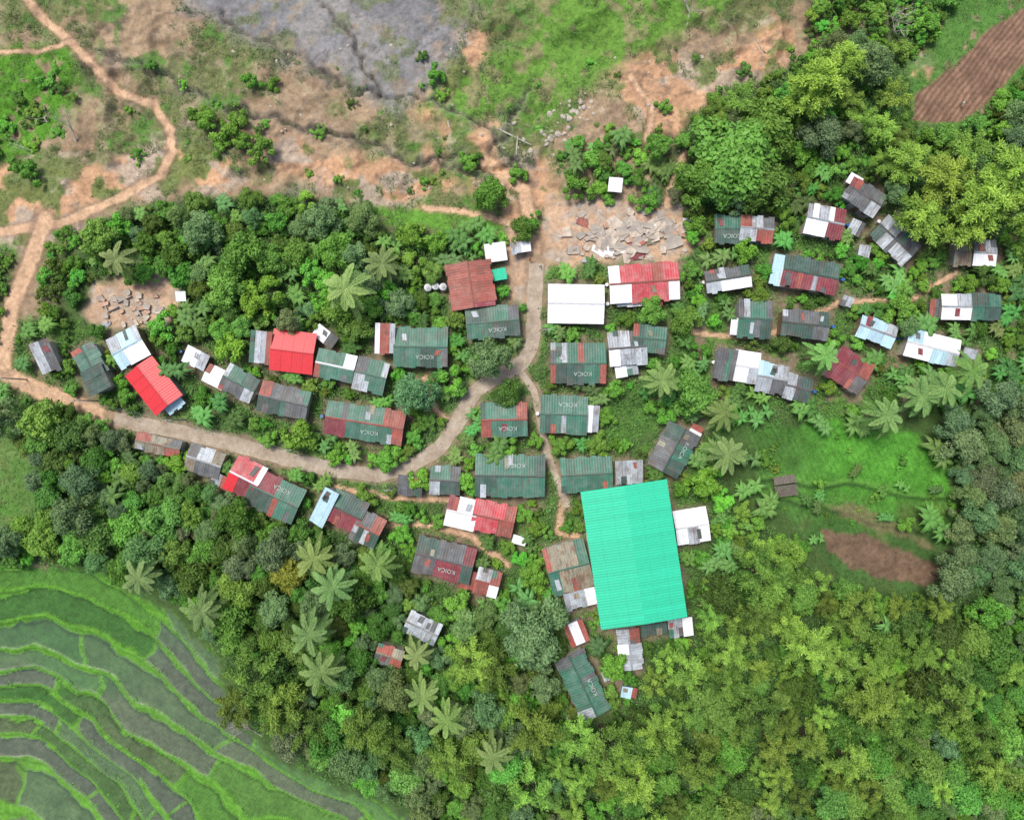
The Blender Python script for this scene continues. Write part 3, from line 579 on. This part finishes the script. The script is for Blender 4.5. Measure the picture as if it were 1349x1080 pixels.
for _ in range(75): rock(R.uniform(300,1020),R.uniform(60,250),R.uniform(.12,.4))
for _ in range(20): rock(R.uniform(130,215),R.uniform(385,425),R.uniform(.15,.4))
def slab(x,y,lx,ly,ang,mat,name,lab,cat,grp,tz=.22):
    z=hz1(x,y); X,Y=W(x,y,z); b=B(); n=R.randint(4,6); pts=[]
    for i in range(n):
        a=2*math.pi*(i+.5)/n+R.uniform(-.3,.3); q=max(abs(math.cos(a)),abs(math.sin(a))); pts.append((lx*math.cos(a)/q*R.uniform(.75,1),ly*math.sin(a)/q*R.uniform(.75,1)))
    b.V=[(p[0],p[1],0) for p in pts]+[(p[0],p[1],tz) for p in pts]; b.F=[tuple(range(n-1,-1,-1)),tuple(range(n,2*n))]+[(i,(i+1)%n,n+(i+1)%n,n+i) for i in range(n)]; b.M=[0]*(n+2); b.A=[(p[0]+20,p[1]+20,.6) for p in pts]*2
    o=ob(name,b.mesh(name,[mat],True),(X,Y,z+.15),(R.uniform(-.3,.3),R.uniform(-.3,.3),-math.radians(ang)),label=lab,category=cat); o['group']=grp
for i in range(125):
    x=R.gauss(825,44); y=312-(x-825)*.2+R.gauss(0,16)
    if 740<x<912 and y<348: s_=R.choice((.35,.5,.7,1.,1.2)); slab(x,y,s_*R.uniform(.9,1.4),s_*R.uniform(.7,1.05),R.gauss(-25,35),R.choice([M_slab,M_slab,M_slab,M_pink,M_conc,M_conc]),'concrete_fragment','broken tan concrete fragment among collapsed houses','fragment','landslide wreckage')
for i in range(28): slab(R.uniform(130,215),R.uniform(385,428),R.uniform(.3,.9),R.uniform(.25,.7),R.uniform(-60,40),R.choice([M_slab,M_conc,M_pink]),'concrete_fragment','broken grey concrete fragment on cleared earth plot','fragment','landslide wreckage')
for x,y,lx,ly,a,c in ((835,322,2.2,1.4,-20,'U'),(852,300,1.9,.8,-25,'W'),(795,332,2.2,1.1,15,'W'),(862,316,1.9,1.1,-30,'N'),(780,345,2.2,.5,10,'S'),(818,305,1.5,1.1,-15,'N'),(880,303,1.2,.7,-30,'S'),(768,293,1.3,.8,20,'U'),(842,338,1.9,.6,-12,'M'),(905,290,1.1,.6,15,'W'),(140,428,1.,.6,-25,'S'),(845,312,1.2,.5,-25,'K'),(825,330,1.4,.35,-20,'W'),(905,300,1.,.8,5,'G'),(750,330,1.3,.7,-10,'N')):
    slab(x,y,lx,ly,a,RM[c],'fallen_roof_sheet',f'collapsed {CW[c]} metal roof section on rubble','roof sheet','fallen roof sheets',.05)
for x,y,L_,a in ((815,300,2.6,-25),(870,290,2.2,-20),(785,318,2.4,10),(890,318,2.,70),(165,395,2.6,-25),(185,412,2.2,60),(150,408,2.,-25)):
    z=hz1(x,y); X,Y=W(x,y,z); b=B(); b.box(-L_/2,L_/2,-.09,.09,-.4,.5); b.box(-L_/2,-L_/2+.18,.09,1.2,-.4,.4); o=ob('ruined_wall',b.mesh('ruined_wall',[R.choice([M_conc,M_slab])]),(X,Y,z),(0,0,-math.radians(a)),label='low broken concrete wall of a ruined house',category='wall'); o['group']='ruined house walls'
def deadtree(x,y,s,seed):
    r=random.Random(seed); b=B(); z=hz1(x,y); X,Y=W(x,y,z)
    def br(p,d,l,rad,k):
        q=p+d*l; b.tube(p,q,rad,rad*.6,5)
        if k<4:
            for _ in range(3 if k<2 else 2): br(q,(d+Vector((r.uniform(-.8,.8),r.uniform(-.8,.8),r.uniform(-.3,.5)))).normalized(),l*r.uniform(.6,.85),rad*.58,k+1)
    a=r.uniform(0,6.28); br(Vector((0,0,-.2)),Vector((math.cos(a)*.7,math.sin(a)*.7,.6)).normalized(),1.6*s,.13*s,0)
    root=ob('dead_tree',None,(X,Y,z),label='bare pale dead tree standing on the slope',category='dead tree'); ob('trunk',b.mesh('trunk',[M_pale]),parent=root)
for i,(x,y,s) in enumerate(((100,188,1.3),(905,35,1.3),(1180,22,1.5),(60,150,.9),(345,970,1.5),(660,175,.8),(45,200,.9),(930,15,.9),(1185,50,1.2),(1010,70,1.))): deadtree(x,y,s,i+3)
for x0,y0,x1,y1 in ((655,170,700,192),(680,205,682,180),(590,160,600,205)):
    b=B(); z0=hz1(x0,y0);z1=hz1(x1,y1); b.tube((*W(x0,y0,z0),z0+.15),(*W(x1,y1,z1),z1+.2),.16,.1,8); o=ob('log',b.mesh('log',[M_pale]),label='pale fallen log on bare eroded ground',category='log'); o['group']='fallen logs'
# ---------- plants ----------
INFO=dict(b=('broadleaf_tree','leafy broadleaf tree with dense green crown','tree','broadleaf trees around the village',3.),g=('grey_green_tree','tall tree with fine dull grey-green crown','tree','grey-green trees on the slope',3.),
 f=('fruit_tree','small fruit tree with bright green leafy crown','tree','fruit trees around the houses',2.),
 m=('bamboo_clump','feathery bright yellow-green clump of arching bamboo','bamboo','bamboo clumps',4.),p=('coconut_palm','coconut palm with star-shaped crown of long fronds','palm tree','coconut palms',3.1),
 n=('banana_plant','banana plant cluster with broad light green leaves','banana plant','banana plants',2.2),s=('shrub','low rounded bright green leafy shrub','shrub','garden and slope shrubs',1.6))
GS=2; gxs=np.arange(-60,1420,GS); gys=np.arange(-60,1150,GS); QX,QY=np.meshgrid(gxs,gys); QX=QX.astype(float);QY=QY.astype(float)
G_hd=hdist(QX,QY); G_rd=np.minimum(pdist(ROAD,QX,QY)-11,pdist(LANE,QX,QY)-5); G_hz=hz(QX,QY)
G_dt=np.minimum.reduce([pdist(p,QX,QY)-w2 for p,w2 in DIRT])
G_bare=np.maximum.reduce([psd(q,QX,QY) for q in (P_CLEAR,P_TERR,P_PLOW,P_GARD,P_STRIP)])
def lk(G,x,y): return float(G[min(max(int((y+60)/GS),0),len(gys)-1),min(max(int((x+60)/GS),0),len(gxs)-1)])
cnt={}; CAP=dict(b=298,g=298,m=298,p=298,n=298,s=298,f=298)
def plant(k,px,py,rp,tint=(1,1,1),zk=1.):
    if cnt.get(k,0)>=CAP[k]: return False
    cnt[k]=cnt.get(k,0)+1; name,lab,cat,grp,R0=INFO[k]; c,t,ht=R.choice(VAR[k]); zg=lk(G_hz,px,py); s=rp*S/R0; zs=s*R.uniform(.85,1.15)*zk
    if k in 'bg': zs=min(zs,1.7)
    zc=zg+ht*zs*.8; s*= (H-zc)/H; X,Y=W(px,py,zc); a=R.uniform(0,6.28)
    if t is None:
        o=ob(name,c,(X,Y,zg),(0,0,a),label=lab,category=cat); o.scale=(s,s,zs); o.color=(*tint,1); o['group']=grp; return True
    root=ob(name,None,(X,Y,zg),(R.uniform(-.05,.05),R.uniform(-.05,.05),a),label=lab,category=cat); root.scale=(s,s,zs); root['group']=grp
    o=ob(c.name.split('.')[0],c,parent=root); o.color=(*tint,1); ob(t.name.split('.')[0],t,parent=root); return True
PL=[]
def put(x,y,r): PL.append((x,y,r))
def free(x,y,r,ov=.62,hm=.72):
    if lk(G_hd,x,y)<r*hm or lk(G_rd,x,y)<r*.6 or lk(G_dt,x,y)<r*.35: return False
    for a,b_,c_ in PL:
        if abs(a-x)<60 and (a-x)**2+(b_-y)**2<((r+c_)*ov)**2: return False
    return True
tn=lambda a=.12:(1+R.uniform(-a,a)*1.4,1+R.uniform(-a,a),1+R.uniform(-a,a))
EX=[('b',968,205,62,(1.05,1.1,1.)),('b',1010,165,44,(1.,1.05,.9)),('b',925,235,34,(1,1.,.9)),('b',1010,240,34,(.9,.9,.9)),('g',702,838,46,(1.,1.05,1.1)),('b',378,756,27,(1.9,1.1,.9)),('g',545,520,30,(.8,1.,1.1)),('g',645,470,30,(1,1,1)),
 ('s',275,160,20,(1.1,1.05,.95)),('s',298,172,22,(1.15,1.1,1.)),('s',312,160,18,(1.1,1.,1.)),('s',290,188,18,(1,1,.9)),('s',340,195,22,(1,1,1)),('s',322,187,16,(1,1,1)),('s',258,148,16,(1,1,1)),('b',645,255,24,(.9,1.,.8)),('s',615,212,16,(1,1,1)),('s',683,230,15,(1,1,1)),('b',690,302,17,(.8,.9,.8)),('f',388,573,26,(1.1,1.1,1)),('f',551,630,18,(1.2,1.1,1)),('f',595,500,22,(1.1,1.1,1)),('f',612,632,16,(1.2,1.1,1)),
 ('f',300,460,24,(1.3,1.2,.9)),('f',507,602,20,(1,1.,.9)),('f',440,600,14,(1.1,1.1,1)),('f',985,327,18,(1,1.,.8)),('b',667,520,20,(.6,.7,.7)),('f',808,878,22,(1.,1.,.9)),('f',930,640,24,(1.1,1.1,.9)),('b',860,410,20,(1.1,1.1,1)),('b',905,420,20,(1.1,1.1,1)),('f',740,585,16,(1.,1.,1)),('f',790,588,18,(1.,1.,1)),('f',232,608,18,(1.2,1.2,.9)),('b',920,520,30,(1.,1.,1)),('f',810,515,14,(1.,1.,1)),('f',705,583,12,(1.,1.,1)),('f',520,600,14,(1,1.,1)),
 ('s',760,245,20,(1,1,1)),('s',850,262,20,(.9,1,.9)),('b',870,190,18,(1,1.,.9)),('s',780,215,20,(1,1,1)),('s',875,140,13,(1,1,1)),('s',575,100,14,(.8,.9,.8)),('b',50,555,30,(1.5,1.2,1.2)),('f',480,655,16,(1,1.,1)),('f',690,680,14,(1,1.,1)),('f',705,760,22,(1,1.,.9)),('f',1190,410,22,(1,1.,1)),('g',1200,430,16,(1,1.1,1)),('b',1120,782,20,(1,1.,1)),('s',1195,690,14,(1,1,1)),('s',1155,655,8,(1,1,1)),('s',1080,640,10,(1,1,1)),('s',1010,605,12,(.8,.9,.8)),
 ('s',180,205,12,(.9,.9,.9)),('s',360,110,12,(.8,.9,.8)),('s',330,105,14,(.8,.9,.8)),('s',40,225,18,(.8,.9,.9)),('s',20,215,14,(.9,.9,.9)),('s',560,240,9,(1,1,1)),('s',445,235,8,(1,1,1)),('s',700,290,14,(.8,.9,.8)),('f',355,385,22,(1.2,1.2,1.)),('f',330,400,22,(1.3,1.2,1.)),('f',540,310,20,(1.1,1.1,1.)),('f',575,320,18,(1.1,1.1,1.)),('g',260,300,28,(1.,1.,1.)),('b',440,330,27,(1.,1.1,.9)),('g',420,290,26,(1,1,1)),('b',320,330,28,(1.,1.,.9))]
for k,x,y,r,t in EX: plant(k,x,y,r,t); put(x,y,r*.8)
for x,y in ((462,385),(503,352),(160,345),(870,502),(1078,470),(955,600),(947,545),(430,878),(410,828),(417,735),(560,912),(588,942),(190,760),(548,862),(500,742),(1160,548),(652,992),(442,765),(275,800),(1240,515),(1270,492),(1210,520)):
    plant('p',x,y,R.uniform(23,31) if (x,y)!=(462,385) else 36,tn(.1)); put(x,y,17)
for x,y in ((258,412),(272,405),(620,300),(602,306),(1150,470),(1262,520),(1225,500),(950,730),(938,745),(965,742),(1180,828),(1050,535),(1165,830),(250,420),(640,306),(1000,545),(150,640),(655,595),(1215,430),(760,215),(818,175),(1135,560),(915,610),(1218,680),(985,600),(1240,600),(1250,700),(1010,660),(990,640),(1085,560)):
    plant('n',x,y,R.uniform(14,20),tn(.1)); put(x,y,11)
BT=lambda lo=0:(lambda q,h:(q*(1+h),q*(1+.3*h),q))(R.choice((.6,.8,.95,1.05,1.12)) if not lo else R.choice((1.,1.1,1.2)),R.uniform(-.15,.1)+(.1 if lo else 0))
for x,y,r in ((330,890,36),(370,930,36),(310,930,30),(400,960,30),(620,870,34),(655,880,30),(700,960,36),(590,1000,30),(800,985,36),(760,970,30),(905,880,30),(1005,765,38),(1000,810,28),(1065,850,36),(1105,870,30),(1150,930,36),(1190,965,34),(1250,925,36),(1000,945,34),(1020,985,28),(960,900,30),(870,965,32),(1120,1000,32),(480,960,34),(520,990,30),(1240,235,38),(1300,262,40),(1215,285,34),(1270,300,34),(1085,105,38),(1110,85,30),(1060,130,30),(1200,215,32),(1325,225,36),(1345,280,34),(1130,800,30),(840,1030,32),(920,1010,30),(700,1040,32),(1290,970,30)):
    plant('m',x,y,r,BT(y<310)); put(x,y,r*.8)
for n,p,sp,(r0,r1) in FOR:
    xs=[q[0] for q in p]; ys=[q[1] for q in p]; area=(max(xs)-min(xs))*(max(ys)-min(ys)); tries=int(area/55)
    for i in range(tries):
        x=R.uniform(min(xs),max(xs)); y=R.uniform(min(ys),max(ys)); k=R.choice(sp); f=1-.5*i/tries; r=R.uniform(r0,r1)*f
        if k in 'sn': r*=.6
        if k=='f': r*=.8
        if k=='m': r=max(r,19)
        if not(-35<x<1385 and -35<y<1115) or lk(G_bare,x,y)>-6 or not free(x,y,r,.62 if n!='A' else .65) or float(psd(p,np.array([x]),np.array([y]))[0])<0: continue
        br=R.choice((.6,.75,.95,1.1,1.25)) if k in 'bf' else 1; t=tn(.14); t=tuple(v*br for v in t)
        if n=='C' and k in 'bf': t=tuple(v*.85 for v in t)
        if n=='A': t=tuple(v*1.1 for v in t)
        if k=='m': t=BT()
        if plant(k,x,y,r*(1.1 if k!='m' else 1.02),t): put(x,y,r)
print('FOREST',cnt)
INFO['h']=('garden_bush','leafy garden bush growing beside village houses','bush','garden bushes beside houses',2.); VAR['h']=[(c,None,h) for c,t,h in VAR['f']]; CAP['h']=298
for p,num,ks in ((VSH[1],160,'hhssn'),(VSH[2],120,'hss'),(VSH[3],260,'hs'),(P_TL,60,'ss'),([(100,60),(1050,60),(930,250),(250,260)],80,'ss'),(P_CLEAR,60,'sssn'),(VSH[0],6500,'hhhhsssnn'),([(380,610),(520,650),(600,650),(520,720)],80,'hs')):
    xs=[q[0] for q in p]; ys=[q[1] for q in p]
    for i in range(num):
        x=R.uniform(min(xs),max(xs)); y=R.uniform(min(ys),max(ys)); k=R.choice(ks); r=R.uniform(8,16)*(1-.45*i/num)
        if p is P_CLEAR: r*=.55
        if k=='n': r=max(r,11 if p is not P_CLEAR else 8)
        if num==80 and len(p)==4 and p[0]==(100,60): r*=R.choice((.3,.45,.8))
        if not(-20<x<1370 and -20<y<1100) or (lk(G_bare,x,y)>-6 and p is not P_CLEAR) or float(psd(p,np.array([x]),np.array([y]))[0])<0: continue
        if (735<x<905 and 270<y<350) or (670<x<735 and 235<y<400) or (130<x<215 and 380<y<430) or (1090<x<1240 and 700<y<778 and p is P_CLEAR): continue
        if not free(x,y,r,.6,.5): continue
        t=tn(.18); br=R.choice((.6,.8,1.,1.15))
        if plant(k,x,y,r*1.12,tuple(v*br for v in t),.7 if y<270 and x<900 else 1.): put(x,y,r)
print('PLANTS',cnt)
# ---------- undergrowth and grass (uncountable) ----------
def leafstuff(name,X,Y,Zb,c,nl,size,rad,hgt,seed):
    r=np.random.RandomState(seed); n=len(X); k=np.repeat(np.arange(n),nl); N=len(k)
    P=np.stack([X[k]+r.randn(N)*rad,Y[k]+r.randn(N)*rad,Zb[k]+hgt[k]*r.rand(N)],1); L=size*(.6+.8*r.rand(N)); br=(.7+.6*r.rand(n))[k]*(.75+.5*r.rand(N))
    V,F=quads(P,np.array([0,0,1.])+r.randn(N,3)*.5,r.randn(N,3),L,L*.45); cc=np.concatenate([c[k]*br[:,None],np.ones((N,1))],1)
    me=mkmesh(name,V,F,[M_stuff],None,{'gc':('FLOAT_COLOR',np.repeat(cc,4,axis=0))}); ob(name,me,kind='stuff')
M_stuff,nt,b=newmat('undergrowth_leaf'); at=nd(nt,'ShaderNodeAttribute',attribute_name='gc'); nt.links.new(at.outputs['Color'],b.inputs['Base Color']); b.inputs['Roughness'].default_value=.6; b.inputs['Specular IOR Level'].default_value=.25
n=100000; px=NR.uniform(-40,1390,n); py=NR.uniform(-40,1120,n); gc,_,fm=groundcol(px,py); rd=np.minimum(pdist(ROAD,px,py)-12,pdist(LANE,px,py)-6); hd=hdist(px,py)
tm=psd(P_TERR,px,py)>-4; cl=psd(P_CLEAR,px,py)>0
dirtd=np.minimum.reduce([pdist(p,px,py)-w2*1.2 for p,w2 in DIRT]+[-psd(q,px,py) for q in P_OR2]); ok=(rd>0)&(hd>3)&(dirtd>0)
um=ok&(fm>.3)&(~tm)&(~cl)&(NR.rand(n)<.7)&((fm>.8)|(gc[:,1]>gc[:,0]*.9))
def pl(mask):
    x,y=px[mask],py[mask]; z=hz(x,y); kk=S*(H-z)/H; return (x-CX)*kk,(CY-y)*kk,z
X,Y,z=pl(um); u=int(um.sum()); cc=np.array([.085,.195,.042])*(.55+1.*fbm(px[um]/20,py[um]/20,3))[:,None]
leafstuff('undergrowth',X,Y,z,cc,9,.17,.38,.3+1.2*NR.rand(u),1)
gm=ok&(~um)&(gc[:,1]>gc[:,0]*1.03)&((fm<.3)|cl|tm)&(gc[:,1]>np.where(tm,.22,.10))&(NR.rand(n)<np.where(tm,.8,.65))
X,Y,z=pl(gm); leafstuff('grass',X,Y,z,gc[gm]*np.array([1.,1.12,.95]),8,.10,.22,np.full(int(gm.sum()),.22),2)
sm=ok&(~um)&(~gm)&(~tm)&(fm<.3)&(py<300)&(gc[:,1]>gc[:,0]*.8)&(fbm(px/22,py/22,3)>.51)&(psd(P_PLOW,px,py)<0)&(psd(P_GREY,px,py)<5)
X,Y,z=pl(sm); leafstuff('scrub',X,Y,z,np.tile([.095,.155,.05],(int(sm.sum()),1)),10,.12,.3,np.full(int(sm.sum()),.35),3)
print('STUFF',u,int(gm.sum()),int(sm.sum()))
# ---------- utility poles and people ----------
PP=[(35,500),(130,528),(245,553),(395,590),(520,640),(640,480),(718,440)]
prev=None
for x,y in PP:
    z=hz1(x,y); X,Y=W(x,y,z); root=ob('utility_pole',None,(X,Y,z),label='slim concrete utility pole beside the village road',category='pole'); root['group']='utility poles along the road'
    b=B(); b.tube((0,0,-.5),(0,0,6.5),.13,.08,8); ob('shaft',b.mesh('shaft',[M_conc]),parent=root); b=B(); b.box(-.7,.7,-.05,.05,6.1,6.22); ob('crossarm',b.mesh('crossarm',[M_steel]),parent=root)
    if prev:
        b=B()
        for o_ in (-.6,.6):
            a=Vector((prev[0]+o_,prev[1],prev[2]+6.25)); c_=Vector((X+o_,Y,z+6.25)); pr=a
            for i in range(1,11):
                t=i/10; q=a.lerp(c_,t)-Vector((0,0,1.2*4*t*(1-t)*.4)); b.tube(pr,q,.014,.014,4); pr=q
        o=ob('power_line',b.mesh('power_line',[M_steel]),label='thin sagging power line strung between utility poles',category='cable'); o['group']='power lines'
    prev=(X,Y,z)
def person(x,y,rot,shirt,trou,lab):
    z=hz1(x,y)+.08; X,Y=W(x,y,z); J=[(0,0,.93),(0,0,1.15),(0,0,1.4),(0,0,1.5),(0,.01,1.58),(0,.01,1.70),(.19,0,1.38),(.27,.03,1.1),(.27,.14,.86),(-.19,0,1.38),(-.27,-.02,1.1),(-.27,.05,.84),(.1,0,.88),(.11,.08,.5),(.11,.02,.08),(.11,.16,.04),(-.1,0,.88),(-.11,0,.5),(-.11,-.1,.08),(-.11,.04,.04)]
    rr=[.13,.12,.14,.055,.085,.08,.06,.045,.035,.06,.045,.035,.09,.065,.045,.035,.09,.065,.045,.035]; E=[(0,1),(1,2),(2,3),(3,4),(4,5),(2,6),(6,7),(7,8),(2,9),(9,10),(10,11),(0,12),(12,13),(13,14),(14,15),(0,16),(16,17),(17,18),(18,19)]
    me=bpy.data.meshes.new('body'); me.from_pydata(J,E,[]); o=bpy.data.objects.new('person',me); COL.objects.link(o); sk=o.modifiers.new('s','SKIN')
    for v,q in zip(me.skin_vertices[0].data,rr): v.radius=(q,q*.85)
    me.skin_vertices[0].data[0].use_root=True; sb=o.modifiers.new('u','SUBSURF'); sb.levels=1
    bpy.context.view_layer.update(); m2=bpy.data.meshes.new_from_object(o.evaluated_get(bpy.context.evaluated_depsgraph_get())); o.modifiers.clear(); o.data=m2; m2.materials.clear()
    for nme,c_ in (('skin',(.3,.16,.1)),('shirt',shirt),('trousers',trou),('hair',(.015,.012,.01))): m2.materials.append(plain(nme,c_,.8,5,.1))
    for f in m2.polygons:
        h=f.center.z; f.material_index=2 if .1<h<.95 and abs(f.center.x)<.22 else 1 if .95<=h<1.46 and not(abs(f.center.x)>.22 and h<1.1) else 3 if h>1.68 or (h>1.58 and f.center.y<0) else 0
    o.location=(X,Y,z); o.rotation_euler=(0,0,rot); o['label']=lab; o['category']='person'
person(698,343,.5,(.6,.1,.1),(.05,.06,.1),'person in red shirt walking on the road'); person(712,352,2.5,(.7,.7,.7),(.08,.06,.05),'person in white shirt standing on concrete road'); person(1264,139,1.,(.75,.75,.72),(.2,.2,.22),'farmer in white shirt standing in ploughed field')
